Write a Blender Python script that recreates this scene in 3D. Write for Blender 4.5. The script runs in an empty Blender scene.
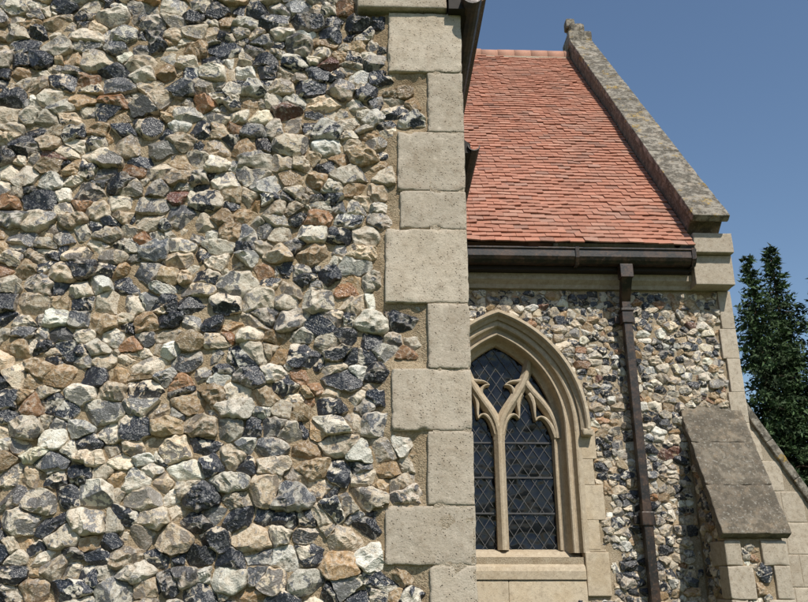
import bpy, bmesh, math, random
import numpy as np
from mathutils import Vector, Matrix, kdtree, noise as mn

random.seed(5)
scene = bpy.context.scene
scene.view_settings.view_transform = 'Standard'
scene.view_settings.look = 'None'
scene.view_settings.exposure = 0

# ------------------------------------------------------------------ helpers
def empty(name, parent=None):
    o = bpy.data.objects.new(name, None)
    scene.collection.objects.link(o)
    o.parent = parent
    return o

def link(name, me, mat, parent):
    if mat: me.materials.append(mat)
    o = bpy.data.objects.new(name, me)
    scene.collection.objects.link(o)
    o.parent = parent
    return o

def mesh_py(name, verts, faces, mat, parent, smooth=False):
    me = bpy.data.meshes.new(name)
    me.from_pydata([tuple(v) for v in verts], [], faces)
    bm = bmesh.new(); bm.from_mesh(me)
    bmesh.ops.recalc_face_normals(bm, faces=bm.faces)
    bm.to_mesh(me); bm.free()
    if smooth: me.polygons.foreach_set('use_smooth', [True]*len(me.polygons))
    return link(name, me, mat, parent)

def mesh_np(name, V, Q, mat, parent, smooth=True, cols=None, flts=None, facecols=None):
    me = bpy.data.meshes.new(name)
    V = np.asarray(V, np.float32); Q = np.asarray(Q, np.int32)
    k = Q.shape[1]
    me.vertices.add(len(V)); me.vertices.foreach_set('co', V.ravel())
    me.loops.add(Q.size); me.loops.foreach_set('vertex_index', Q.ravel())
    me.polygons.add(len(Q))
    me.polygons.foreach_set('loop_start', np.arange(0, Q.size, k, dtype=np.int32))
    try: me.polygons.foreach_set('loop_total', np.full(len(Q), k, np.int32))
    except Exception: pass
    me.polygons.foreach_set('use_smooth', np.full(len(Q), smooth, bool))
    for n, c in (cols or {}).items():
        a = me.attributes.new(n, 'FLOAT_COLOR', 'POINT'); c = np.asarray(c, np.float32)
        if c.shape[1] == 3: c = np.concatenate([c, np.ones((len(c), 1), np.float32)], 1)
        a.data.foreach_set('color', c.ravel())
    for n, c in (flts or {}).items():
        a = me.attributes.new(n, 'FLOAT', 'POINT'); a.data.foreach_set('value', np.asarray(c, np.float32))
    me.update(calc_edges=True)
    return link(name, me, mat, parent)

def snoise(x, z, f, seed):
    r = np.random.default_rng(seed); o = np.zeros_like(x, dtype=float)
    for i in range(6):
        a = r.uniform(0, 6.28); k = f*r.uniform(.6, 1.7)
        o += np.sin((x*np.cos(a)+z*np.sin(a))*k + r.uniform(0, 6.28)+1.5*np.sin((z*np.cos(a)-x*np.sin(a))*k*.7+r.uniform(0, 6)))
    return o/6

# ------------------------------------------------------------------ materials
class M:
    def __init__(s, name, rough=.85, spec=.3):
        s.m = bpy.data.materials.new(name); s.m.use_nodes = True
        s.t = s.m.node_tree; s.n = s.t.nodes; s.l = s.t.links
        s.b = s.n['Principled BSDF']; s.b.inputs['Roughness'].default_value = rough
        s.b.inputs['Specular IOR Level'].default_value = spec
        s.tc = s.n.new('ShaderNodeTexCoord').outputs['Object']
    def set(s, sock, v):
        if hasattr(v, 'links') or isinstance(v, bpy.types.NodeSocket): s.l.new(v, sock)
        elif isinstance(v, (tuple, list)): sock.default_value = tuple(v)+(1,) if len(v) == 3 and sock.type == 'RGBA' else v
        else: sock.default_value = v
    def noise(s, scale, detail=6, rough=.6, vec=None, dist=0):
        n = s.n.new('ShaderNodeTexNoise'); s.l.new(vec or s.tc, n.inputs['Vector'])
        n.inputs['Scale'].default_value = scale; n.inputs['Detail'].default_value = detail
        n.inputs['Roughness'].default_value = rough; n.inputs['Distortion'].default_value = dist
        return n.outputs['Fac']
    def voro(s, scale, feature='F1', out='Distance', vec=None):
        n = s.n.new('ShaderNodeTexVoronoi'); n.feature = feature; s.l.new(vec or s.tc, n.inputs['Vector'])
        n.inputs['Scale'].default_value = scale; return n.outputs[out]
    def mapr(s, v, a, b, c=0., d=1., smooth=True):
        n = s.n.new('ShaderNodeMapRange'); n.interpolation_type = 'SMOOTHSTEP' if smooth else 'LINEAR'
        s.l.new(v, n.inputs[0])
        for i, q in enumerate((a, b, c, d)): n.inputs[i+1].default_value = q
        return n.outputs[0]
    def math(s, op, a, b=0., c=0.):
        n = s.n.new('ShaderNodeMath'); n.operation = op
        s.set(n.inputs[0], a); s.set(n.inputs[1], b); s.set(n.inputs[2], c); return n.outputs[0]
    def mix(s, f, a, b, mode='MIX'):
        n = s.n.new('ShaderNodeMix'); n.data_type = 'RGBA'; n.blend_type = mode
        s.set(n.inputs[0], f); s.set(n.inputs[6], a); s.set(n.inputs[7], b); return n.outputs[2]
    def attr(s, name, out='Color'):
        n = s.n.new('ShaderNodeAttribute'); n.attribute_name = name; return n.outputs[out]
    def vadd(s, a, scl):
        n = s.n.new('ShaderNodeVectorMath'); n.operation = 'MULTIPLY_ADD'
        c = s.n.new('ShaderNodeCombineXYZ'); s.l.new(a, c.inputs[0]); s.l.new(a, c.inputs[1]); s.l.new(a, c.inputs[2])
        s.l.new(c.outputs[0], n.inputs[0]); n.inputs[1].default_value = scl; s.l.new(s.tc, n.inputs[2]); return n.outputs[0]
    def bump(s, h, dist, strength=1., prev=None):
        n = s.n.new('ShaderNodeBump'); s.l.new(h, n.inputs['Height'])
        n.inputs['Distance'].default_value = dist; n.inputs['Strength'].default_value = strength
        if prev: s.l.new(prev, n.inputs['Normal'])
        return n.outputs[0]
    def done(s, col=None, nrm=None, rough=None):
        if col is not None: s.set(s.b.inputs['Base Color'], col)
        if nrm is not None: s.l.new(nrm, s.b.inputs['Normal'])
        if rough is not None: s.set(s.b.inputs['Roughness'], rough)
        return s.m

def mat_flint():
    m = M('flint_stone', .75, .5)
    cor, core = m.attr('cortex'), m.attr('core')
    fac, rnd, bias = m.attr('facet', 'Fac'), m.attr('rnd', 'Fac'), m.attr('bias', 'Fac')
    v = m.vadd(rnd, (37., 91., 53.))
    n1 = m.noise(17, 2, .6, v, .8); n2 = m.noise(58, 3, .68, v, .3); n3 = m.noise(250, 1, .7, v)
    k = m.math('ADD', m.math('MULTIPLY', fac, .50), m.math('MULTIPLY_ADD', n1, 2.4, -1.2))
    k = m.math('ADD', m.math('ADD', k, bias), m.math('MULTIPLY_ADD', n2, 1.1, -.55))
    k = m.mapr(k, .36, .47)
    c1 = m.mix(m.mapr(n1, .40, .64, 0, .75), cor, m.mix(.6, cor, (.52, .38, .24), 'MULTIPLY'))
    c1 = m.mix(m.mapr(n2, .42, .62, 0, .6), c1, m.mix(.6, c1, (.78, .73, .63)))
    c1 = m.mix(m.mapr(n3, .34, .6, .35, 0), c1, (.14, .10, .065))
    c1 = m.mix(m.mapr(n2, .30, .44, .6, 0), c1, (.14, .10, .065))
    c2 = m.mix(m.mapr(n2, .50, .70, 0, .6), core, m.mix(.45, core, (.52, .51, .48)))
    col = m.mix(k, c1, c2)
    h = m.math('MULTIPLY_ADD', n3, .24, n2)
    bm = m.bump(h, .0065, 1.)
    ro = m.mapr(k, 0, 1, .85, .26, False)
    return m.done(col, bm, ro)

def mat_mortar(c=(.32, .24, .15), c2=(.43, .345, .235), name='lime_mortar'):
    m = M(name, .95, .1)
    a = m.noise(6, 2, .65); b = m.noise(90, 3, .75); g = m.voro(160)
    col = m.mix(m.mapr(a, .35, .65), c, c2)
    col = m.mix(m.mapr(b, .35, .6, .65, 0), col, (.18, .125, .075))
    col = m.mix(m.mapr(g, .1, .35, .4, 0), col, (.48, .42, .32))
    bm = m.bump(m.math('MULTIPLY_ADD', g, .35, b), .008, 1.)
    return m.done(col, bm)

def mat_lime(name, c, c2, stain=(.22, .165, .11), stain_amt=.5, pit=.8, lichen=0., bumpd=.006, yellow=.8):
    m = M(name, .9, .2)
    rnd = m.attr('rnd', 'Fac'); v = m.vadd(rnd, (17., 31., 23.))
    a = m.noise(3.4, 3, .65, v); b = m.noise(22, 4, .72, v); d = m.noise(150, 2, .7, v); p = m.voro(75, vec=v)
    col = m.mix(m.mapr(a, .35, .65), c, c2)
    tone = m.math('MULTIPLY_ADD', rnd, .22, .84)
    cm = m.n.new('ShaderNodeCombineXYZ'); [m.l.new(tone, cm.inputs[i]) for i in range(3)]
    col = m.mix(1., col, cm.outputs[0], 'MULTIPLY')
    col = m.mix(m.mapr(b, .48, .68, 0, stain_amt), col, stain)
    col = m.mix(m.mapr(a, .50, .64, 0, stain_amt*.7), col, tuple(q*1.25 for q in stain))
    col = m.mix(m.mapr(b, .30, .44, .45, 0), col, tuple(min(.7, q*1.25) for q in c2))
    col = m.mix(m.mapr(d, .32, .50, .4, 0), col, (.20, .16, .115))
    pits = m.math('MULTIPLY', m.mapr(p, .08, .24, 1, 0), m.mapr(b, .44, .56))
    col = m.mix(m.math('MULTIPLY', pits, .75), col, (.13, .10, .07))
    if lichen:
        q = m.noise(9, 5, .75, v); q2 = m.noise(38, 4, .7, v)
        col = m.mix(m.mapr(q, .40, .58, 0, lichen), col, (.075, .065, .050))
        col = m.mix(m.mapr(q2, .56, .65, 0, .75*lichen), col, (.36, .345, .30))
        if yellow:
            q3 = m.noise(4, 3, .7, v)
            col = m.mix(m.math('MULTIPLY', m.mapr(q3, .56, .64), m.mapr(q2, .46, .56, 0, yellow)), col, (.34, .22, .045))
    h = m.math('SUBTRACT', m.math('MULTIPLY', b, .7), m.math('MULTIPLY', pits, pit))
    h = m.math('MULTIPLY_ADD', d, .22, h)
    return m.done(col, m.bump(h, bumpd, 1.))

FLINT = mat_flint()
MORTAR = mat_mortar()
SANDM = MORTAR
PALEM = mat_mortar((.38, .32, .24), (.44, .38, .29), 'pale_joint_mortar')
LIME = mat_lime('limestone_quoin', (.435, .37, .285), (.50, .44, .355), stain_amt=.42, bumpd=.0075)
LIMEW = mat_lime('window_limestone', (.51, .41, .285), (.59, .50, .375), stain_amt=.32, pit=.4)
COPE = mat_lime('lichened_coping_stone', (.27, .245, .20), (.35, .32, .27), stain_amt=.5, lichen=.9, bumpd=.009)
BUTT = mat_lime('weathered_buttress_stone', (.16, .135, .105), (.21, .185, .145), stain_amt=.6, lichen=.7, bumpd=.010, yellow=0)

def mat_tile():
    m = M('clay_roof_tile', .85, .25)
    c = m.attr('tint'); n = m.noise(30, 3, .7); n2 = m.noise(2.2, 3, .6); n3 = m.noise(140, 1, .7)
    col = m.mix(m.mapr(n, .4, .7, 0, .45), c, m.mix(.6, c, (.21, .14, .11)))
    col = m.mix(m.mapr(n2, .42, .66, 0, .30), col, (.30, .19, .145))
    col = m.mix(m.mapr(n3, .54, .66, 0, .5), col, (.42, .30, .23))
    return m.done(col, m.bump(n, .005, .8))
TILE = mat_tile()

def mat_iron():
    m = M('painted_cast_iron', .42, .5)
    a = m.noise(7, 4, .7); b = m.noise(45, 3, .7)
    col = m.mix(m.mapr(a, .42, .62), (.012, .009, .007), (.055, .030, .018))
    col = m.mix(m.mapr(b, .56, .70, 0, .6), col, (.13, .07, .038))
    return m.done(col, m.bump(b, .002, .6), m.mapr(b, .3, .7, .35, .6))
IRON = mat_iron()
def mat_plain(name, col, rough, n=20, amt=.4):
    m = M(name, rough, .3); a = m.noise(n, 3, .6)
    return m.done(m.mix(m.mapr(a, .35, .7, 0, amt), col, tuple(q*.45 for q in col)), m.bump(a, .003, .5))
LEAD = mat_plain('lead_came', (.075, .075, .078), .6)
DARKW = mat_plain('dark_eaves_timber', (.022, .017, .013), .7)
BARK = mat_plain('conifer_bark', (.09, .06, .04), .9)
def mat_glass():
    m = M('old_window_glass', .12, .35)
    a = m.noise(7, 1, .5); v = m.voro(11, out='Color')
    col = m.mix(m.mapr(a, .3, .7), (.004, .005, .008), (.012, .014, .020))
    sp = m.n.new('ShaderNodeSeparateColor'); m.l.new(v, sp.inputs[0])
    bm = m.bump(m.math('MULTIPLY_ADD', sp.outputs[0], .25, a), .035, .8)
    return m.done(col, bm, m.mapr(a, .3, .7, .05, .16))
GLASS = mat_glass()
def mat_leaf():
    m = M('conifer_foliage', .7, .25)
    c = m.attr('tint'); return m.done(c)
LEAF = mat_leaf()
def mat_grass():
    m = M('grass', .9, .2)
    a = m.noise(.6, 4, .6); b = m.noise(30, 4, .7)
    col = m.mix(a, (.045, .075, .018), (.09, .11, .03)); col = m.mix(m.mapr(b, .4, .7, 0, .6), col, (.035, .05, .015))
    return m.done(col, m.bump(b, .03, .8))

# ------------------------------------------------------------------ flint walling
def clip(poly, n, c):
    out = []; L = len(poly)
    for i in range(L):
        a = poly[i]; b = poly[(i+1) % L]
        da = a[0]*n[0]+a[1]*n[1]-c; db = b[0]*n[0]+b[1]*n[1]-c
        if da <= 0: out.append(a)
        if (da < 0 < db) or (db < 0 < da):
            t = da/(da-db); out.append((a[0]+(b[0]-a[0])*t, a[1]+(b[1]-a[1])*t))
    return out

def make_cells(u0, u1, z0, z1, hx, hy, rg):
    K = hx/hy; pts = []; z = z0-2*hy
    row = 0
    while z < z1+2*hy:
        u = u0-2*hx+rg.uniform(0, hx)
        while u < u1+2*hx:
            step = hx*np.clip(rg.lognormal(-.09, .47), .38, 2.3)
            pts.append((u+step/2+rg.normal(0, .09*hx), (z+hy*rg.normal(0, .27)+.25*hy*math.sin(u*1.7+row))*K, step)); u += step
        z += hy*rg.uniform(.78, 1.19); row += 1
    P = np.array([(p[0], p[1]) for p in pts]); W = np.array([((p[2]/hx)-1)*.22*hx*hx for p in pts])+rg.normal(0, .13*hx*hx, len(pts))
    kd = kdtree.KDTree(len(P))
    for i, p in enumerate(P): kd.insert((p[0], p[1], 0), i)
    kd.balance(); cells = []
    for i, p in enumerate(P):
        s = hx*2.2
        poly = [(p[0]-s, p[1]-s), (p[0]+s, p[1]-s), (p[0]+s, p[1]+s), (p[0]-s, p[1]+s)]
        for co, j, d in kd.find_n((p[0], p[1], 0), 18):
            if j == i: continue
            q = P[j]; n = q-p; c = (q@q-p@p+W[i]-W[j])/2
            poly = clip(poly, n, c)
            if len(poly) < 3: break
        if len(poly) >= 3: cells.append(np.array([(a, b/K) for a, b in poly]))
    return cells

CL = [ # weight, cortex, core, bias
 (.23, (.66, .595, .48), (.17, .16, .15), -.12),
 (.16, (.50, .42, .31), (.23, .20, .165), -.10),
 (.10, (.47, .43, .375), (.095, .095, .10), .10),
 (.21, (.62, .565, .47), (.024, .027, .036), .30),
 (.08, (.23, .21, .19), (.020, .022, .029), .38),
 (.12, (.42, .295, .165), (.28, .19, .10), -.05),
 (.035, (.34, .175, .08), (.24, .125, .06), 0.),
 (.01, (.20, .09, .06), (.14, .065, .05), 0.),
 (.10, (.76, .715, .62), (.30, .285, .26), -.26)]
CW = np.array([c[0] for c in CL]); CW = CW/CW.sum()

def flint_wall(name, O, U, N, u0, u1, z0, z1, mask, parent, hx=.118, hy=.086, seed=1, res=lambda u, z: 13, H=1., bright=1.):
    rg = np.random.default_rng(seed)
    O, U, N = map(np.array, (O, U, N)); Z = np.array((0, 0, 1.))
    grids = {}
    VV, QQ, C1, C2, F, R, B = [], [], [], [], [], [], []; base = 0
    for poly in make_cells(u0, u1, z0, z1, hx, hy, rg):
        c = poly.mean(0)
        if not (u0 < c[0] < u1 and z0 < c[1] < z1) or mask(c[0:1], c[1:2])[0]: continue
        n = res(c[0], c[1])
        if n not in grids:
            g = np.linspace(-1, 1, n); A, Bb = np.meshgrid(g, g)
            t = np.maximum(abs(A), abs(Bb)).ravel(); th = np.arctan2(Bb, A).ravel()
            idx = np.arange(n*n).reshape(n, n)
            q = np.stack([idx[:-1, :-1], idx[:-1, 1:], idx[1:, 1:], idx[1:, :-1]], -1).reshape(-1, 4)
            grids[n] = (t, th, q)
        t, th, q = grids[n]
        e = np.roll(poly, -1, 0)-poly; nn = np.stack([e[:, 1], -e[:, 0]], 1)
        ln = np.linalg.norm(nn, axis=1); ok = ln > 1e-4; nn = nn[ok]/ln[ok][:, None]
        cc = ((poly[ok]-c)*nn).sum(1)
        if (cc < 0).any(): nn = -nn; cc = -cc
        if (cc < .005).any(): continue
        D = np.stack([np.cos(th), np.sin(th)], 1)
        pw = rg.uniform(7, 28)
        r = (np.maximum(D@nn.T/cc[None], 0)**pw).sum(1)**(-1/pw)
        r = r*rg.uniform(.97, 1.08)
        for k in range(2, 10): r *= 1+rg.normal(0, .052/k**.5)*np.cos(k*th+rg.uniform(0, 6.28))
        for it in range(9):
            bad = mask(c[0]+r*D[:, 0], c[1]+r*D[:, 1])
            if not bad.any(): break
            r = np.where(bad, r*.86, r)
        size = r.mean()
        if size < .010: continue
        Hh = min(.058, max(.022, size*rg.uniform(.55, 1.1)))*H
        s = np.sin(t*math.pi/2)**.92
        x = s*r*D[:, 0]; z = s*r*D[:, 1]
        h = Hh*np.cos(np.minimum(t, .999)*math.pi/2)**rg.uniform(.32, .72)
        h = h*(1+rg.normal(0, .24)*x/size+rg.normal(0, .24)*z/size)
        for k in range(5):
            a = rg.uniform(0, 6.28); f = rg.uniform(1.2, 7)/size
            w_ = np.sin((x*math.cos(a)+z*math.sin(a))*f+rg.uniform(0, 6.28)+1.2*np.sin((z*math.cos(a)-x*math.sin(a))*f*.6))
            if k in (1, 3): w_ = 1-2*abs(w_)
            h += Hh*.145/(k*.5+1)*w_*(1-t**3)
        P = np.stack([x, z, h], 1); fac = np.zeros(len(t))
        nf = rg.integers(2, 8)
        for k in range(nf):
            a = rg.uniform(0, 6.28); m = rg.uniform(.05, 1.15); v = np.array([m*math.cos(a), m*math.sin(a), 1.]); v /= np.linalg.norm(v)
            pr = P@v; d = pr.max()*rg.uniform(.58, .92); cut = np.maximum(pr-d, 0)
            cut2 = cut*(1.0+rg.uniform(-.05, .30)); P -= cut2[:, None]*v; fac = np.maximum(fac, np.clip(cut/(.002), 0, 1))
        jn = rg.normal(0, 1, 4); am = abs(rg.normal(0, .0006))
        P[:, 2] += am*(np.sin(x*(330+60*jn[0])+z*160+jn[1]*9)*np.sin(z*(300+50*jn[2])-x*130+jn[3]*9))*(t < .95)
        hb = P[:, 2]+rg.uniform(-.013, .011)-.004
        hb = np.where(t > .9999, -.035, hb)
        VV.append(O+np.outer(c[0]+P[:, 0], U)+np.outer(c[1]+P[:, 1], Z)+np.outer(hb, N))
        QQ.append(q+base); base += len(t)
        k = rg.choice(len(CL), p=CW); _, a1, a2, bi = CL[k]
        br = rg.uniform(.62, 1.17)*bright; w_ = rg.normal(.015, .05); tint = np.array([1+w_, 1, 1-w_])
        C1.append(np.tile(np.clip(np.array(a1)*br*tint, 0, .8), (len(t), 1))); C2.append(np.tile(np.array(a2)*br*tint, (len(t), 1)))
        F.append(fac); R.append(np.full(len(t), rg.uniform())); B.append(np.full(len(t), bi+rg.normal(0, .14)))
    V = np.concatenate(VV); Q = np.concatenate(QQ)
    if np.dot(np.cross(U, Z), N) < 0: Q = Q[:, ::-1]
    return mesh_np(name, V, Q, FLINT, parent, False, {'cortex': np.concatenate(C1), 'core': np.concatenate(C2)},
                   {'facet': np.concatenate(F), 'rnd': np.concatenate(R), 'bias': np.concatenate(B)})

def mortar_sheet(name, O, U, N, u0, u1, z0, z1, hole, parent, step=.02, near=None, seed=3, amp=.006, mat=None):
    O, U, N = map(np.array, (O, U, N)); Z = np.array((0, 0, 1.))
    us = np.linspace(u0, u1, max(2, int((u1-u0)/step)+1)); zs = np.linspace(z0, z1, max(2, int((z1-z0)/step)+1))
    A, B = np.meshgrid(us, zs); a = A.ravel(); b = B.ravel()
    h = amp*(snoise(a, b, 30, seed)+.6*snoise(a, b, 90, seed+1))
    if near is not None: h = h+near(a, b)
    V = O+np.outer(a, U)+np.outer(b, Z)+np.outer(h, N)
    idx = np.arange(len(a)).reshape(A.shape)
    Q = np.stack([idx[:-1, :-1], idx[:-1, 1:], idx[1:, 1:], idx[1:, :-1]], -1).reshape(-1, 4)
    ca = a[Q].mean(1); cb = b[Q].mean(1); Q = Q[~hole(ca, cb)]
    if np.dot(np.cross(U, Z), N) < 0: Q = Q[:, ::-1]
    return mesh_np(name, V, Q, mat or MORTAR, parent, True)

# ------------------------------------------------------------------ rough dressed block
class Blocks:
    def __init__(s): s.V = []; s.F = []; s.R = []
    def add(s, x0, x1, y0, y1, z0, z1, rad=.008, chip=.014, mat=None, sp=.035, seed=0, gap=.0025, warp=.0025):
        x0 += gap*.2; x1 -= gap*.2; z0 += gap; z1 -= gap
        def ax(a, b):
            L = b-a; n = max(1, int((L-.05)/sp)) if L > .06 else 1
            e = [0, .006, .014, .026]
            if L < .08: e = [0, L*.12, L*.3]
            mid = list(np.linspace(a+e[-1], b-e[-1], n+1))
            return [a+q for q in e[:-1]]+mid+[b-q for q in e[:-1][::-1]]
        X, Y, Zz = ax(x0, x1), ax(y0, y1), ax(z0, z1)
        nx, ny, nz = len(X), len(Y), len(Zz); m = {}; rr = random.random()
        def vid(i, j, k):
            key = (i, j, k)
            if key in m: return m[key]
            p = Vector((X[i], Y[j], Zz[k]))
            nv = mn.noise(p*15+Vector((seed, rr*9, 0)))+.7*mn.noise(p*48)
            r = rad+chip*max(0, nv-.05)
            lim = min(x1-x0, y1-y0, z1-z0)*.45; r = min(r, lim)
            qv = Vector((min(max(p.x, x0+r), x1-r), min(max(p.y, y0+r), y1-r), min(max(p.z, z0+r), z1-r)))
            d = p-qv
            if d.length > 1e-9: p = qv+d.normalized()*min(r, d.length)
            p += Vector((1, 1, 1))*(warp*mn.noise(p*9+Vector((rr*7, 0, 3)))+.0010*mn.noise(p*40))
            if mat is not None: p = mat@p
            s.V.append(p); s.R.append(rr); m[key] = len(s.V)-1
            return m[key]
        def face(fn, na, nb, flip):
            for a in range(na-1):
                for b in range(nb-1):
                    f = [fn(a, b), fn(a+1, b), fn(a+1, b+1), fn(a, b+1)]
                    s.F.append(f[::-1] if flip else f)
        face(lambda a, b: vid(a, 0, b), nx, nz, False); face(lambda a, b: vid(a, ny-1, b), nx, nz, True)
        face(lambda a, b: vid(0, a, b), ny, nz, True); face(lambda a, b: vid(nx-1, a, b), ny, nz, False)
        face(lambda a, b: vid(a, b, 0), nx, ny, True); face(lambda a, b: vid(a, b, nz-1), nx, ny, False)
    def build(s, name, mat, parent):
        return mesh_np(name, np.array([tuple(v) for v in s.V]), np.array(s.F), mat, parent, True, None, {'rnd': np.array(s.R)})

def prism(name, prof, a0, a1, axis, mat, parent, bev=0.):
    n = len(prof); V = []
    for a in (a0, a1):
        for p in prof: V.append((a, p[0], p[1]) if axis == 'x' else (p[0], a, p[1]))
    F = [tuple(range(n)), tuple(range(n, 2*n))]+[(i, (i+1) % n, n+(i+1) % n, n+i) for i in range(n)]
    o = mesh_py(name, V, F, mat, parent)
    if bev:
        b = o.modifiers.new('b', 'BEVEL'); b.width = bev; b.segments = 2; b.limit_method = 'ANGLE'
    return o

church = empty('flint_church')
# =================================================================== FRONT (near) WING
wing = empty('near_wing', church)
XC = .42; YF = 3.4
quo = [
 (.0, .33, .04, .30), (.33, .66, .22, .42), (.66, .98, .05, .26), (.98, 1.30, .225, .40), (1.30, 1.665, .225, .40), (1.665, 1.905, .04, .24), (1.905, 2.22, .22, .42), (2.22, 2.50, .065, .25),
 (2.50, 2.81, .228, .40), (2.81, 3.186, .030, .25), (3.186, 3.39, .100, .33), (3.39, 3.72, .088, .26), (3.72, 4.07, .238, .42), (4.07, 4.44, .037, .26)]
bl = Blocks()
for i, (a, b, x, d) in enumerate(quo):
    bl.add(x, XC, YF+random.uniform(-.003, .003), YF+d, a, b, seed=i*3.1, rad=.006, chip=.038, sp=.014, gap=.0006, warp=.004)
bl.build('quoins', LIME, wing)
kb = Blocks(); kb.add(-.13, .345, YF-.035, YF+.3, 4.445, 4.70, seed=50); kb.build('kneeler_stone', LIME, wing)
prism('quoin_joint_mortar', [(.245, 0), (XC-.006, 0), (XC-.006, 4.44), (.245, 4.44)], YF+.0045, YF+.2, 'y', PALEM, wing)

XL = -3.6; XM = (XL+XC)/2; GS = 1.25
def gable_top(u): return 4.45+np.maximum(0, (XC-XM)-abs(u-XM))*GS
def fmask(u, z):
    m = (u > XC-.03) | (u < XL+.02) | (z > gable_top(u)-.03) | (z < .0)
    for i, (a, b, x, d) in enumerate(quo): m |= (u > x-.004) & (z > a-.004) & (z < b+.004)
    m |= (u > -.14) & (z > 4.43) & (z < 4.71)
    return m
def fcentre(u, z):
    m = fmask(u, z)
    for a, b, x, d in quo: m |= (u > x-.024) & (z > a-.016) & (z < b+.016)
    return m
def near_q(a, b):
    h = np.zeros_like(a)
    for z0, z1, x, d in quo:
        dx = np.maximum(x-a, 0); dz = np.maximum(np.maximum(z0-b, b-z1), 0); dd = np.hypot(dx, dz)
        h = np.maximum(h, .024*np.clip(1-dd/.06, 0, 1)**.8)
    return h
mortar_sheet('wall_mortar', (0, YF+.042, 0), (1, 0, 0), (0, -1, 0), XL, XC-.012, 0, 6.9, lambda a, b: b > gable_top(a), wing, .014, near_q)
flint_wall('flint_facing', (0, YF+.039, 0), (1, 0, 0), (0, -1, 0), XL, XC, 0, 6.9, lambda u, z: fcentre(u, z) if len(u) == 1 else fmask(u, z), wing, seed=27,
           res=lambda u, z: 29 if (-2.15 < u and 1.45 < z < 4.65) else 11, hx=.101, hy=.071)
YB1 = 5.0
def smask(u, z):
    m = (z > 4.4) | (u > YB1-.02)
    for a, b, x, d in quo: m |= (u < YF+d+.012) & (z > a-.006) & (z < b+.006)
    return m
mortar_sheet('return_wall_mortar', (XC-.034, 0, 0), (0, 1, 0), (1, 0, 0), YF+.03, YB1, 0, 4.45, lambda a, b: b > 9, wing, .03)
flint_wall('return_flint_facing', (XC-.036, 0, 0), (0, 1, 0), (1, 0, 0), YF, YB1, 0, 4.45, smask, wing, seed=33, res=lambda u, z: 13)
prism('wall_core', [(XL, 0), (XC-.06, 0), (XC-.06, 4.42), (XM, 4.42+(XC-XM-.06)*GS), (XL, 4.42)], YF+.065, YB1, 'y', MORTAR, wing)
def slab_roof(nm, x0, z0, x1, z1, ya, yb, t):
    dx, dz = x1-x0, z1-z0; L = math.hypot(dx, dz); n = (-dz/L*t, dx/L*t)
    if n[1] < 0: n = (-n[0], -n[1])
    return prism(nm, [(x0, z0), (x1, z1), (x1+n[0], z1+n[1]), (x0+n[0], z0+n[1])], ya, yb, 'y', TILE, wing)
for nm, sx in (('wing_roof_east', 1), ('wing_roof_west', -1)):
    xe = XM+sx*(XC-XM+.06); o = slab_roof(nm, xe, 4.44, XM, 4.44+(XC-XM+.06)*GS, YF-.06, YB1, .09)
    me = o.data; a = me.attributes.new('tint', 'FLOAT_COLOR', 'POINT')
    for d in a.data: d.color = (.10, .055, .04, 1)
prism('eaves_board', [(.352, 4.43), (.445, 4.43), (.445, 4.60), (.352, 4.60)], YF-.055, YB1, 'y', DARKW, wing)
def gutter_profile(cx, cz, r, t=.008, n=9):
    o = [(cx+r*math.cos(a), cz+r*math.sin(a)) for a in np.linspace(math.pi, 2*math.pi, n)]
    i = [(cx+(r-t)*math.cos(a), cz+(r-t)*math.sin(a)) for a in np.linspace(2*math.pi, math.pi, n)]
    return o+i
prism('wing_gutter', gutter_profile(.470, 4.475, .055), YF-.10, YB1, 'y', IRON, wing)
prism('wing_gutter_stop_end', [(.470+.055*math.cos(a), 4.475+.055*math.sin(a)) for a in np.linspace(math.pi, 2*math.pi, 9)], YF-.112, YF-.10, 'y', IRON, wing)

X2 = .60
prism('rear_wing_wall', [(XL, 0), (X2-.04, 0), (X2-.04, 4.75), (XL, 4.75)], YB1+.003, 6.5, 'y', MORTAR, wing)
flint_wall('rear_wing_flint_facing', (X2-.04, 0, 0), (0, 1, 0), (1, 0, 0), YB1, 6.5, 0, 4.6, lambda u, z: (u < YB1+.03) | (u > 6.47) | (z > 4.55), wing, seed=35, res=lambda u, z: 9)
prism('rear_wing_eaves', [(.5, 4.72), (.70, 4.72), (.70, 4.80), (.5, 4.95)], YB1+.3, 6.52, 'y', DARKW, wing)
prism('rear_wing_gutter', gutter_profile(.725, 4.78, .05), YB1+.28, 6.5, 'y', IRON, wing)
o = prism('rear_wing_roof', [(.62, 4.80), (XM, 4.80+2.4*1.1), (-3.7, 4.80), (-3.7, 4.76), (.62, 4.76)], YB1+.003, 8.0, 'y', TILE, wing)
a = o.data.attributes.new('tint', 'FLOAT_COLOR', 'POINT')
for d in a.data: d.color = (.30, .14, .10, 1)
prism('link_wall', [(XL, 0), (-.3, 0), (-.3, 4.76), (XL, 4.76)], 6.503, 8.0, 'y', MORTAR, wing)

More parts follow.
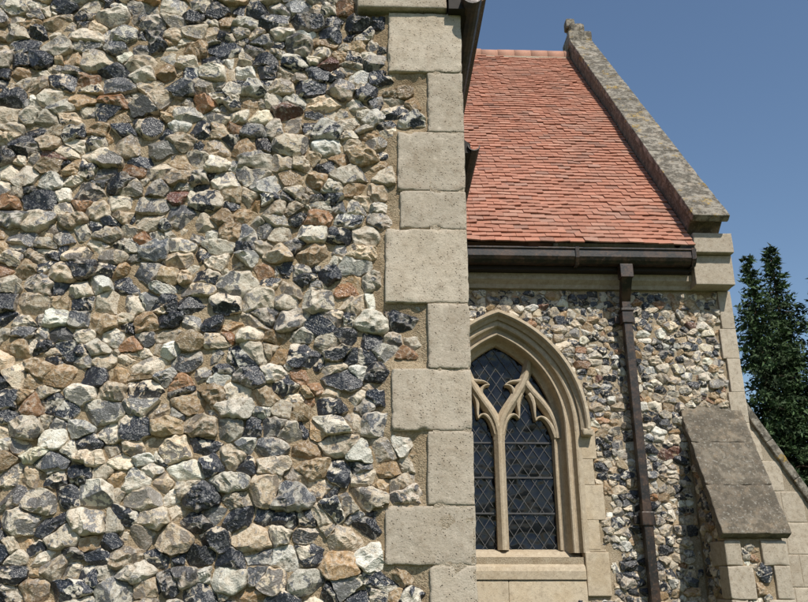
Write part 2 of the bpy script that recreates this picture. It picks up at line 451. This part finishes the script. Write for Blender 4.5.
# =================================================================== FAR PART (chancel)
ch = empty('chancel', church)
YW = 8.0; XR = 3.88; XE = -.6
WX = 1.285; SP = 3.10; WB = 1.87
AR_C = .418
def arch_z(w, dx):
    R = w+AR_C; v = R*R-(abs(dx)+AR_C)**2
    return np.sqrt(np.maximum(v, 0))
def in_arch(u, z, w):
    dx = abs(u-WX); return (dx < w) & (z > WB-.05) & (z < SP+np.where(dx < w, arch_z(w, np.minimum(dx, w)), 0))
jz = [1.62, 1.90, 2.18, 2.52, 2.78, 3.06]
jw = [.98, .93, 1.0, .92, .96]
cq = []; z = 0; i = 0
rr = random.Random(4)
while z < 4.60:
    hgt = rr.uniform(.30, .42); z1 = min(z+hgt, 4.62)
    if 4.62-z1 < .14: z1 = 4.62
    cq.append((z, z1, .18 if i % 2 else .145)); z = z1; i += 1
def wmask(u, z):
    m = (z > 4.61) | (u > XR-.02) | in_arch(u, z, .915)
    dx = abs(u-WX)
    for k in range(5): m |= (dx < jw[k]+.006) & (z > jz[k]) & (z <= jz[k+1])
    m |= (dx < 1.03) & (z > 1.45) & (z < 1.92)
    for a, b, w in cq: m |= (u > XR-w-.006) & (z >= a) & (z <= b)
    m |= (u > 3.21) & (u < 3.79) & (z < 3.32)
    return m
WM = mat_mortar((.37, .295, .20), (.46, .385, .28), 'chancel_wall_mortar')
mortar_sheet('wall_mortar', (0, YW+.020, 0), (1, 0, 0), (0, -1, 0), XE, XR-.012, 0, 4.8, lambda a, b: in_arch(a, b, .84), ch, .03, mat=WM)
flint_wall('flint_facing', (0, YW+.020, 0), (1, 0, 0), (0, -1, 0), XE, XR, 0, 4.64, wmask, ch, seed=44,
           res=lambda u, z: 17 if (u > .8 and z > 1.3) else 7, hx=.096, hy=.069, bright=1.08, H=.9)
bq = Blocks()
for i, (a, b, w) in enumerate(cq): bq.add(XR-w, XR, YW-.010, YW+.22, a, b, seed=i, sp=.05, gap=.0006, rad=.004, chip=.014)
bq.add(3.43, 3.86, 7.80, YW+.3, 4.625, 4.97, seed=70, sp=.06, gap=.0006, rad=.006); bq.add(3.43, 3.86, 7.72, YW+.3, 4.97, 5.20, seed=71, sp=.06, gap=.0006, rad=.006)
bq.build('corner_quoins', LIME, ch)
prism('corner_joint_mortar', [(XR-.14, 0), (XR-.003, 0), (XR-.003, 4.62), (XR-.14, 4.62)], YW-.0065, YW+.2, 'y', PALEM, ch)
wj = Blocks()
for k in range(5):
    for sgn in (-1, 1):
        xa, xb = WX+sgn*.755, WX+sgn*jw[k]
        wj.add(min(xa, xb), max(xa, xb), YW-.004, YW+.2, jz[k]+(0 if k else .26), jz[k+1], seed=k*5+sgn, sp=.05, rad=.003, chip=.010, gap=.0005)
wj.build('window_jamb_blocks', LIMEW, ch)
prism('eaves_cornice', [(YW+.05, 4.62), (YW-.03, 4.62), (YW-.045, 4.66), (YW-.10, 4.70), (YW-.11, 4.765), (YW+.05, 4.765)], XE, 3.428, 'x', LIME, ch)
prism('eaves_soffit', [(YW+.05, 4.768), (7.79, 4.768), (7.79, 4.93), (YW+.05, 5.15)], XE, 3.39, 'x', DARKW, ch)
prism('eaves_gutter', [(7.785, 4.81), (7.70, 4.81), (7.675, 4.84), (7.655, 4.875), (7.655, 4.95), (7.64, 4.96), (7.64, 4.975), (7.665, 4.975), (7.672, 4.89), (7.70, 4.84), (7.785, 4.84)], XE, 3.41, 'x', IRON, ch)
for gx in (.2, 2.1, 3.36):
    prism('gutter_joint', [(7.786, 4.79), (7.69, 4.79), (7.648, 4.86), (7.636, 4.983), (7.66, 4.985), (7.786, 4.835)], gx, gx+.04, 'x', IRON, ch)

# roof
EY, EZ = 7.66, 5.03; RY, RZ = 11.86, 10.61
sl = math.atan2(RZ-EZ, RY-EY); LEN = math.hypot(RZ-EZ, RY-EY)
sd = np.array([0, math.cos(sl), math.sin(sl)]); nd = np.array([0, -math.sin(sl), math.cos(sl)])
E0 = np.array([0, EY, EZ])
rg = np.random.default_rng(8)
TV, TQ, TC = [], [], []; base = 0; gauge = .092; tw = .160
XT0, XT1 = XE-1.2, 3.40
fq = np.array([[0, 1, 2, 3], [7, 6, 5, 4], [0, 4, 5, 1], [1, 5, 6, 2], [2, 6, 7, 3], [3, 7, 4, 0]])
pal = [((.37, .155, .098), .40), ((.395, .172, .112), .26), ((.335, .14, .09), .18), ((.42, .21, .145), .07), ((.25, .12, .085), .04), ((.35, .185, .135), .05)]
pw_ = np.array([p[1] for p in pal]); pw_ = pw_/pw_.sum()
row = 0; s = -.03
while s < LEN-.05:
    x = XT0-(tw/2 if row % 2 else 0)
    roff = rg.normal(0, .005); rc = rg.uniform(.94, 1.05)
    while x < XT1-.02:
        xa = x+.002; xb = min(x+tw-.002, XT1)
        jit = rg.normal(0, .003); js = rg.normal(0, .004)+roff; th = .016
        if rg.random() < .012: js -= .03; jit += .010
        n0 = .040+jit+.012*math.sin(x*1.3+s*.9)+.008*math.sin(x*3.1-s*2.2); n1 = n0-.027
        tl = rg.normal(0, .003)
        s0, s1 = s+js, min(s+js+.19, LEN)
        c8 = [(xa, s0, n0+tl), (xb, s0, n0-tl), (xb, s1, n1), (xa, s1, n1)]
        for dn in (0, -th):
            for (q, w, n) in c8: TV.append(E0+np.array([q, 0, 0])+sd*w+nd*(n+dn))
        TQ.append(fq[:, :]+base); base += 8
        c = np.array(pal[rg.choice(len(pal), p=pw_)][0])*rg.uniform(.89, 1.10)*rc
        TC.append(np.tile(c, (8, 1))); x += tw
    s += gauge; row += 1
mesh_np('roof_tiles', np.array(TV), np.concatenate(TQ), TILE, ch, False, {'tint': np.concatenate(TC)})
mesh_py('roof_sarking', [E0+np.array([XT0, 0, 0])-nd*.02+sd*.03, E0+np.array([XT1, 0, 0])-nd*.02+sd*.03, np.array([XT1, RY, RZ])-nd*.02, np.array([XT0, RY, RZ])-nd*.02], [(0, 1, 2, 3)], DARKW, ch)
BY = 2*RY-EY
o = mesh_py('roof_back_slope', [(XT0, RY, RZ), (XT1, RY, RZ), (XT1, BY, EZ), (XT0, BY, EZ)], [(0, 1, 2, 3)], TILE, ch)
a = o.data.attributes.new('tint', 'FLOAT_COLOR', 'POINT')
for d in a.data: d.color = (.33, .14, .10, 1)
RV, RQ, RC = [], [], []; base = 0; x = XT0; NS = 10
while x < XT1:
    xa, xb = x+.004, min(x+.30, XT1); off = rg.normal(0, .006)
    c = np.array((.40, .21, .145))*rg.uniform(.85, 1.2)
    for r_, xx in ((.125, xa), (.125, xb), (.105, xb), (.105, xa)):
        for k in range(NS+1):
            a_ = math.radians(-25)+math.radians(230)*k/NS
            RV.append((xx, RY+r_*math.cos(a_)*1.05, RZ-.045+off+r_*math.sin(a_)*1.15)); RC.append(c)
    for b in range(4):
        for k in range(NS):
            p = base+b*(NS+1)+k; q = base+((b+1) % 4)*(NS+1)+k; RQ.append((p, p+1, q+1, q))
    base += 4*(NS+1); x += .30
mesh_np('ridge_tiles', np.array(RV), np.array(RQ), TILE, ch, True, {'tint': np.array(RC)})
prism('ridge_bedding', [(RY-.15, RZ-.19), (RY+.15, RZ-.19), (RY+.10, RZ-.02), (RY-.10, RZ-.02)], XT0, XT1, 'x', PALEM, ch)

cs = math.atan2(10.92-5.34, 11.71-7.56); CX0, CX1 = 3.395, 3.80
def slopeM(y0, z0, ang): return Matrix.Translation((0, y0, z0)) @ Matrix.Rotation(ang, 4, 'X')
MC = slopeM(7.56, 5.34, cs); cb = Blocks(); s = 0; CLEN = math.hypot(10.92-5.34, 11.71-7.56)+.05
for k, L in enumerate([.82, .95, .9, 1.0, .92, 1.05, .9, 1.0]):
    e = min(s+L, CLEN)
    if e-s < .1: break
    cb.add(CX0, CX1, s+.002, e-.002, -.085, [.002, -.003, .001, -.002, .003, -.001, .002, 0][k], mat=MC, seed=k*7, sp=.05, rad=.008, chip=.03, gap=0); s = e
cb.build('gable_coping', COPE, ch)
pb = Blocks(); s = 0
for k in range(9):
    e = min(s+.85, CLEN)
    if e-s < .1: break
    pb.add(CX0+.015, CX1-.03, s+.08, e+.08, -.42, -.087, mat=MC, seed=k*9+2, sp=.1, gap=.001); s = e
pb.build('gable_parapet', BUTT, ch)
fb = Blocks()
fb.add(CX0-.01, CX1+.01, 11.62, 12.12, 10.70, 11.02, seed=5, sp=.05, rad=.03, chip=.04)
fb.add(CX0+.05, CX1-.08, 11.72, 12.0, 11.02, 11.27, seed=6, sp=.04, rad=.035, chip=.05)
fb.add(CX0+.0, CX0+.17, 11.76, 11.96, 11.20, 11.40, seed=7, sp=.04, rad=.03, chip=.05)
fb.build('gable_finial', COPE, ch)
MB = slopeM(12.0, 10.92, -cs); bb = Blocks(); s = 0
for k in range(8):
    bb.add(CX0, CX1, s, s+.8, -.3, 0, mat=MB, seed=k, sp=.2); s += .82
bb.build('gable_coping_back', COPE, ch)
mesh_py('gable_wall', [(XR-.012, YW+.1, 0), (XR-.012, BY-.4, 0), (XR-.012, BY-.4, 5), (XR-.18, BY-.4, 5.0), (3.72, RY, RZ-.25), (XR-.18, YW+.1, 5.2), (XR-.012, YW+.1, 4.9)], [(0, 1, 2, 6), (6, 2, 3, 5), (3, 4, 5)], MORTAR, ch)
mesh_py('gable_wall_inner', [(CX0+.04, YW, 4.9), (CX0+.04, BY-.4, 4.9), (CX0+.04, RY, RZ-.3)], [(0, 1, 2)], MORTAR, ch)

# ---------------------------------------------------------------- gothic window
win = empty('gothic_window', ch)
def arch_path(w, zbot, n=26):
    R = w+AR_C; amax = math.acos(AR_C/R); P = [(WX+w, zbot)]
    for i in range(1, 5): P.append((WX+w, zbot+(SP-zbot)*i/5))
    for i in range(n+1):
        a_ = amax*i/n; P.append((WX-AR_C+R*math.cos(a_), SP+R*math.sin(a_)))
    L = [(2*WX-x, z) for x, z in P[:-1]][::-1]
    return P+L
def sweep_arch(name, prof, zbot, mat):
    V, Q = [], []; rings = [arch_path(w, zbot) for w, y in prof]; n = len(rings[0])
    for (w, y), r_ in zip(prof, rings):
        for p in r_: V.append((p[0], y, p[1]))
    m = len(prof)
    for k in range(m-1):
        for i in range(n-1): Q.append((k*n+i, k*n+i+1, (k+1)*n+i+1, (k+1)*n+i))
    return mesh_py(name, V, Q, mat, win, False)
prof = [(.90, 8.03), (.815, 8.03), (.815, 7.996), (.770, 7.992), (.755, 8.0), (.748, 8.03), (.735, 8.06), (.715, 8.07), (.70, 8.06), (.69, 8.035), (.675, 8.035), (.665, 8.05),
        (.66, 8.10), (.655, 8.14), (.64, 8.17), (.62, 8.185), (.605, 8.19), (.598, 8.20), (.598, 8.34)]
sweep_arch('moulded_jambs_and_arch', prof, WB, LIMEW)
hood = [(.905, 8.03), (.905, 7.915), (.895, 7.90), (.87, 7.895), (.855, 7.91), (.845, 7.94), (.825, 7.955), (.812, 7.965), (.812, 8.03)]
sweep_arch('hood_mould', hood, SP-.03, LIMEW)
ls = Blocks()
for sg in (1, -1): ls.add(min(WX+sg*.81, WX+sg*.925), max(WX+sg*.81, WX+sg*.925), 7.90, 8.02, SP-.10, SP-.02, sp=.03, rad=.018, chip=.03, seed=sg)
ls.build('label_stops', LIMEW, win)
prism('sloping_sill', [(8.40, 1.95), (8.18, 1.885), (7.99, 1.74), (7.97, 1.70), (7.97, 1.62), (8.3, 1.62)], WX-.76, WX+.76, 'x', LIMEW, win, .006)
sb = Blocks()
sb.add(WX-1.02, WX-.765, 7.985, 8.2, 1.47, 1.878, seed=1, sp=.05, gap=.001); sb.add(WX+.765, WX+1.0, 7.985, 8.2, 1.47, 1.878, seed=2, sp=.05, gap=.001)
for k in range(2): sb.add(WX-.762+k*.762, WX-.762+(k+1)*.762, 7.985, 8.2, 1.36, 1.617, seed=3+k, sp=.05, gap=.001)
sb.build('sill_blocks', LIMEW, win)

def bar(name, pts, wid, y0=8.16, y1=8.30, mat=None):
    P = [Vector((p[0], 0, p[1])) for p in pts]; n = len(P); V, F = [], []
    for i in range(n):
        t = (P[min(i+1, n-1)]-P[max(i-1, 0)]).normalized(); nv = Vector((t.z, 0, -t.x))
        w = wid[i] if isinstance(wid, (list, tuple, np.ndarray)) else wid; f = min(w*.26, .02)
        for a_, y in ((-w/2, y1), (-w/2, y0+.06), (-w*.38, y0+.04), (-f, y0+.006), (0, y0), (f, y0+.006), (w*.38, y0+.04), (w/2, y0+.06), (w/2, y1)):
            q = P[i]+nv*a_; V.append((q.x, y, q.z))
    for i in range(n-1):
        for k in range(8): F.append((i*9+k, i*9+k+1, (i+1)*9+k+1, (i+1)*9+k))
        F.append((i*9+8, i*9, (i+1)*9, (i+1)*9+8))
    F.append(tuple(range(9))); F.append(tuple(range((n-1)*9, n*9)))
    return mesh_py(name, V, F, mat or LIMEW, win)
def bez(*c, n=14):
    out = []
    for i in range(n+1):
        t = i/n; p = [Vector((a, b)) for a, b in c]
        while len(p) > 1: p = [p[j].lerp(p[j+1], t) for j in range(len(p)-1)]
        out.append((p[0].x, p[0].y))
    return out
bar('mullion', [(WX, 1.90), (WX, 2.6), (WX, 3.14)], .112, 8.13)
lw = lambda a, b: list(np.linspace(a, b, 11))
for sg in (1, -1):
    T = lambda L: [(WX+sg*a, b) for a, b in L]
    tag = 'r' if sg > 0 else 'l'
    bar('tracery_branch_'+tag, T(bez((0, 3.0), (.0, 3.30), (.13, 3.34), (.20, 3.46), (.27, 3.58), (.345, 3.70), (.35, 3.86), n=20)), list(np.linspace(.12, .10, 21)), 8.133)
    bar('tracery_head_'+tag, T(bez((.62, 3.02), (.61, 3.24), (.52, 3.42), (.37, 3.46), (.29, 3.66), n=18)), .108, 8.15)
    bar('cusp_in_'+tag, T(bez((.03, 3.06), (.07, 3.26), (.17, 3.32), (.215, 3.225), n=10)), lw(.085, .022), 8.16, 8.27)
    bar('cusp_in_up_'+tag, T(bez((.25, 3.50), (.19, 3.38), (.235, 3.31), (.215, 3.225), n=10)), lw(.085, .022), 8.162, 8.27)
    bar('cusp_out_'+tag, T(bez((.60, 3.03), (.55, 3.22), (.45, 3.30), (.395, 3.205), n=10)), lw(.085, .022), 8.16, 8.27)
    bar('cusp_out_up_'+tag, T(bez((.34, 3.50), (.41, 3.40), (.375, 3.31), (.395, 3.205), n=10)), lw(.085, .022), 8.162, 8.27)
    bar('cusp_head_'+tag, T(bez((.17, 3.42), (.20, 3.52), (.16, 3.60), (.085, 3.585), n=10)), lw(.08, .022), 8.16, 8.27)
    bar('cusp_head_up_'+tag, T(bez((.31, 3.70), (.27, 3.58), (.17, 3.68), (.085, 3.585), n=10)), lw(.08, .022), 8.162, 8.27)
    bar('jamb_bead_'+tag, T([(.585, 1.90), (.585, 2.6), (.59, 3.10)]), .05, 8.175, 8.33)
gp = arch_path(.605, 1.86)
mesh_py('leaded_glass', [(x, 8.262, z) for x, z in gp], [tuple(range(len(gp)))], GLASS, win)
LV, LF = [], []
def came(a, b, w=.0075, y=8.254):
    a = Vector(a); b = Vector(b); t = (b-a).normalized(); n_ = Vector((-t.y, t.x))*w/2; k = len(LV)
    for p in (a-n_, a+n_, b+n_, b-n_):
        LV.append((p.x, y, p.y)); LV.append((p.x, y+.007, p.y))
    LF.extend([(k, k+2, k+4, k+6), (k, k+2, k+3, k+1), (k+4, k+6, k+7, k+5), (k+2, k+4, k+5, k+3), (k, k+6, k+7, k+1)])
def inside(x, z): return bool(in_arch(np.array([x]), np.array([z]), .605)[0])
dxs, dzs = .12, .175
sl_ = dzs/dxs
for d in (1, -1):
    for k in range(-40, 60):
        st = None
        for i in range(0, 121):
            x = WX-.605+1.21*i/120; z = 1.86+k*dzs+d*(x-WX)*sl_
            if inside(x, z):
                if st is None: st = (x, z)
                en = (x, z)
            elif st is not None:
                if en[0]-st[0] > .01: came(st, en, y=8.254 if d > 0 else 8.2525)
                st = None
        if st is not None and en[0]-st[0] > .01: came(st, en, y=8.254 if d > 0 else 8.2525)
for z in (2.26, 2.62, 2.98): came((WX-.60, z), (WX+.60, z), .016, 8.24)
mesh_py('lead_cames', LV, LF, LEAD, win)
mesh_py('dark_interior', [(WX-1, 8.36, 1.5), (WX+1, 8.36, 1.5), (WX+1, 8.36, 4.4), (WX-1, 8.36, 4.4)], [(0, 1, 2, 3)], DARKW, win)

# ---------------------------------------------------------------- drainpipe
dp = empty('drainpipe', ch)
PX = 2.665
def boxp(name, x0, x1, y0, y1, z0, z1, mat=IRON, par=None, bev=.006):
    o = prism(name, [(x0, z0), (x1, z0), (x1, z1), (x0, z1)], y0, y1, 'y', mat, par or dp)
    b = o.modifiers.new('b', 'BEVEL'); b.width = bev; b.segments = 2
    return o
def tube(name, pts, r, mat, par, n=16):
    V, F = [], []; P = [Vector(p) for p in pts]
    for i, p in enumerate(P):
        t = (P[min(i+1, len(P)-1)]-P[max(i-1, 0)]).normalized(); u = t.cross(Vector((0.3, 1, .1))).normalized() if abs(t.y) < .9 else t.cross(Vector((1, 0, 0))).normalized(); w = t.cross(u)
        rr_ = r[i] if isinstance(r, list) else r
        for k in range(n):
            a_ = 2*math.pi*k/n; V.append(p+u*rr_*math.cos(a_)+w*rr_*math.sin(a_))
    for i in range(len(P)-1):
        for k in range(n): F.append((i*n+k, i*n+(k+1) % n, (i+1)*n+(k+1) % n, (i+1)*n+k))
    F.append(tuple(range(n))); F.append(tuple(range((len(P)-1)*n, len(P)*n)))
    return mesh_py(name, V, F, mat, par, True)
PW = .045
boxp('pipe_shaft', PX-PW, PX+PW, 7.86, 7.95, .25, 4.36)
boxp('gutter_outlet', PX-.085, PX+.055, 7.69, 7.80, 4.66, 4.81)
mesh_py('swan_neck', [(PX-.07, 7.70, 4.67), (PX+.04, 7.70, 4.67), (PX+.04, 7.79, 4.67), (PX-.07, 7.79, 4.67), (PX-PW, 7.86, 4.44), (PX+PW, 7.86, 4.44), (PX+PW, 7.95, 4.50), (PX-PW, 7.95, 4.50),
     (PX-PW, 7.862, 4.34), (PX+PW, 7.862, 4.34), (PX+PW, 7.948, 4.34), (PX-PW, 7.948, 4.34)],
     [(0, 1, 5, 4), (1, 2, 6, 5), (2, 3, 7, 6), (3, 0, 4, 7), (4, 5, 9, 8), (5, 6, 10, 9), (6, 7, 11, 10), (7, 4, 8, 11), (0, 1, 2, 3)], IRON, dp)
for k, z in enumerate((4.20, 2.12, .6)):
    boxp(f'collar_{k}', PX-.062, PX+.062, 7.845, 7.965, z, z+.13)
    boxp(f'lug_{k}', PX-.11, PX+.11, 7.955, 7.99, z+.02, z+.10)
boxp('collar_ring', PX-.070, PX+.070, 7.835, 7.97, 4.33, 4.36)
boxp('shoe', PX-.06, PX+.06, 7.76, 7.955, .12, .30)

# ---------------------------------------------------------------- buttresses
bu = empty('buttress', ch)
BX0, BX1, BF = 3.20, 3.78, 7.42
slabs = Blocks()
bs = math.atan2(3.36-2.02, 8.02-7.35)
MS = slopeM(7.35, 2.02, bs); BL = math.hypot(3.36-2.02, 8.02-7.35)
cuts = [0, .52, 1.02, BL]
for k in range(3): slabs.add(BX0-.035, BX1+.03, cuts[k], cuts[k+1], -.09, -.002*k, mat=MS, seed=80+k, sp=.03, rad=.006, chip=.035, gap=.0, warp=.008)
slabs.build('weathering_slabs', BUTT, bu)
bb = Blocks()
z = 0; k = 0
while z < 1.94:
    z1 = min(z+.29, 1.96)
    w = .24 if k % 2 else .15; w2 = .15 if k % 2 else .24
    bb.add(BX0, BX0+w, BF, BF+(.2 if k % 2 else .34), z, z1, seed=k, sp=.05, gap=.0015, chip=.03); bb.add(BX1-w2, BX1, BF, BF+.25, z, z1, seed=k+30, sp=.05, gap=.0015, chip=.03)
    z = z1; k += 1
bb.build('buttress_quoins', LIME, bu)
prism('buttress_core', [(BF+.02, 0), (YW+.03, 0), (YW+.03, 3.2), (BF+.03, 1.95)], BX0+.02, BX1-.02, 'x', MORTAR, bu)
def bfm(u, z):
    m = (u < BX0+.16) | (u > BX1-.16) | (z > 1.93); kk = (z//.29).astype(int) % 2
    m |= (kk == 1) & (u < BX0+.25); m |= (kk == 0) & (u > BX1-.25); return m
flint_wall('buttress_front_flint', (0, BF+.022, 0), (1, 0, 0), (0, -1, 0), BX0, BX1, 0, 1.96, bfm, bu, seed=61, res=lambda u, z: 15, hx=.10, hy=.075, H=.8)
def bsm(u, z):
    kk = (z//.29).astype(int) % 2
    m = (u < BF+.035) | ((z < 1.96) & (u < BF+np.where(kk == 1, .21, .35))) | (u > YW-.03)
    m |= z > 1.90+(u-BF)*1.86
    return m
flint_wall('buttress_side_flint', (BX0+.02, 0, 0), (0, 1, 0), (-1, 0, 0), BF, YW, 0, 3.2, bsm, bu, seed=62, res=lambda u, z: 13, hx=.10, hy=.075, H=.8)
sbt = empty('side_buttress', ch)
MS2 = Matrix.Translation((4.60, 8.12, 2.24)) @ Matrix.Rotation(math.atan2(1.22, .70), 4, 'Y')
sl2 = Blocks()
L2 = math.hypot(1.22, .72); c2 = [-L2, -.9, -.45, 0]
for k in range(3): sl2.add(c2[k], c2[k+1], -.03, .55, -.09, 0, mat=MS2, seed=90+k, sp=.07, rad=.01, chip=.02)
sl2.build('side_weathering', COPE, sbt)
sbb = Blocks(); z = 0; k = 0
while z < 3.36:
    z1 = min(z+.31, 3.37)
    xm = 4.55 if z1 <= 2.2 else 4.55-(z1-2.2)*(.67/1.17)
    xs = XR+.002+(xm-XR)*(.55 if k % 2 else .4)
    if xm-XR > .03:
        if xs-XR > .09:
            sbb.add(XR+.002, xs, 8.13, 8.62, z, z1, seed=k, sp=.06, gap=.0008); sbb.add(xs, xm, 8.13, 8.62, z, z1, seed=k+40, sp=.06, gap=.0008)
        else: sbb.add(XR+.002, xm, 8.13, 8.62, z, z1, seed=k, sp=.06, gap=.0008)
    z = z1; k += 1
sbb.build('side_buttress_masonry', LIME, sbt)
prism('side_buttress_body', [(XR-.02, 0), (4.54, 0), (4.54, 2.21), (XR-.02, 3.37)], 8.134, 8.61, 'y', PALEM, sbt)

# =================================================================== ground, trees
gm = mesh_py('ground', [(-300, -300, 0), (300, -300, 0), (300, 300, 0), (-300, 300, 0)], [(0, 1, 2, 3)], mat_grass(), None)

def conifer(seed, height):
    r = np.random.default_rng(seed); lf = []
    for b in range(330):
        f = (b+r.uniform())/330; f = f**.85; z = .8+f*(height-.9)
        reach = (height-z)*.25*r.uniform(.4, 1.25)+.12
        reach = min(reach, 2.4*r.uniform(.6, 1.1))
        az = r.uniform(0, 6.28); up = r.uniform(.25, .7) if f > .6 else r.uniform(-.1, .35)
        d = np.array([math.cos(az), math.sin(az), 0])
        n = max(3, int(reach*9)); shade = r.uniform(.55, 1.4)
        for k in range(n):
            t = (k+.5)/n; p = d*reach*t+np.array([0, 0, z+up*reach*t-.35*reach*t*t])
            m = 8 if f < .8 else 6
            for q in range(m):
                o = r.normal(0, 1, 3)*np.array([.13, .13, .09])*(1.1-.5*t)*(1 if f < .85 else .5)
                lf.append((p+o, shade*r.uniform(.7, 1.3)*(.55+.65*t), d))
    N = len(lf); P = np.array([a for a, _, _ in lf]); S = np.array([b for _, b, _ in lf]); D = np.array([c for _, _, c in lf])
    sz = r.uniform(.07, .17, N)
    a = r.normal(0, 1, (N, 3)); a += D*1.1; a /= np.linalg.norm(a, axis=1)[:, None]
    b = np.cross(a, r.normal(0, 1, (N, 3))); b /= np.linalg.norm(b, axis=1)[:, None]
    v0 = P-b*sz[:, None]*.32; v1 = P+b*sz[:, None]*.32; v2 = P+a*sz[:, None]*1.3
    V = np.stack([v0, v1, v2], 1).reshape(-1, 3); Q = np.arange(3*N).reshape(-1, 3)
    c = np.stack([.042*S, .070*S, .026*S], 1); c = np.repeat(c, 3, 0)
    return V, Q, c
for i, (x, y, hgt, sd_) in enumerate([(13.45, 26, 12.8, 1), (14.65, 26.6, 13.5, 2), (15.7, 25.5, 12.3, 3), (17.4, 27, 12.8, 4), (12.4, 29, 11.0, 5)]):
    tr = empty('conifer_tree' if i == 0 else f'conifer_tree.{i:03d}'); tr.location = (x, y, 0)
    V, Q, c = conifer(sd_, hgt)
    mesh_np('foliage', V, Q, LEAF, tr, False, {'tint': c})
    tube('trunk', [(0, 0, 0), (.03, 0, hgt*.3), (-.03, .02, hgt*.6), (0, 0, hgt*.97)], [.24, .17, .10, .015], BARK, tr, 10)
    for k in range(26):
        z = 1+k*(hgt-2.5)/26; az = k*2.4; L = (hgt-z)*.2
        tube(f'limb_{k}', [(0, 0, z), (math.cos(az)*L*.5, math.sin(az)*L*.5, z+.12*L), (math.cos(az)*L, math.sin(az)*L, z-.05)], [.05, .03, .008], BARK, tr, 6)

# =================================================================== light, sky, camera
AZ, EL = 22, 50
sv = Vector((math.sin(math.radians(AZ))*math.cos(math.radians(EL)), -math.cos(math.radians(AZ))*math.cos(math.radians(EL)), math.sin(math.radians(EL))))
ld = bpy.data.lights.new('sun', 'SUN'); ld.energy = 5.0; ld.angle = math.radians(.5); ld.color = (1, .94, .845)
so = bpy.data.objects.new('sun', ld); scene.collection.objects.link(so); so.rotation_euler = sv.to_track_quat('Z', 'Y').to_euler(); so.location = (5, -5, 12)
w = bpy.data.worlds.new('World'); scene.world = w; w.use_nodes = True
nt = w.node_tree; bg = nt.nodes['Background']; bg.inputs[1].default_value = .115
sk = nt.nodes.new('ShaderNodeTexSky'); sk.sky_type = 'NISHITA'; sk.sun_disc = False
sk.sun_elevation = math.radians(EL); sk.sun_rotation = math.radians(180-AZ); sk.air_density = 1.25; sk.dust_density = .4; sk.ozone_density = 3.2
nt.links.new(sk.outputs[0], bg.inputs[0])
cd = bpy.data.cameras.new('camera'); cam = bpy.data.objects.new('camera', cd); scene.collection.objects.link(cam)
cd.sensor_width = 36; cd.lens = 785/808*36; cd.clip_end = 2000; cd.clip_start = .05
cam.location = (0, 0, 1.6); cam.rotation_euler = (math.radians(90+19.7), 0, math.radians(-2.0))
scene.camera = cam
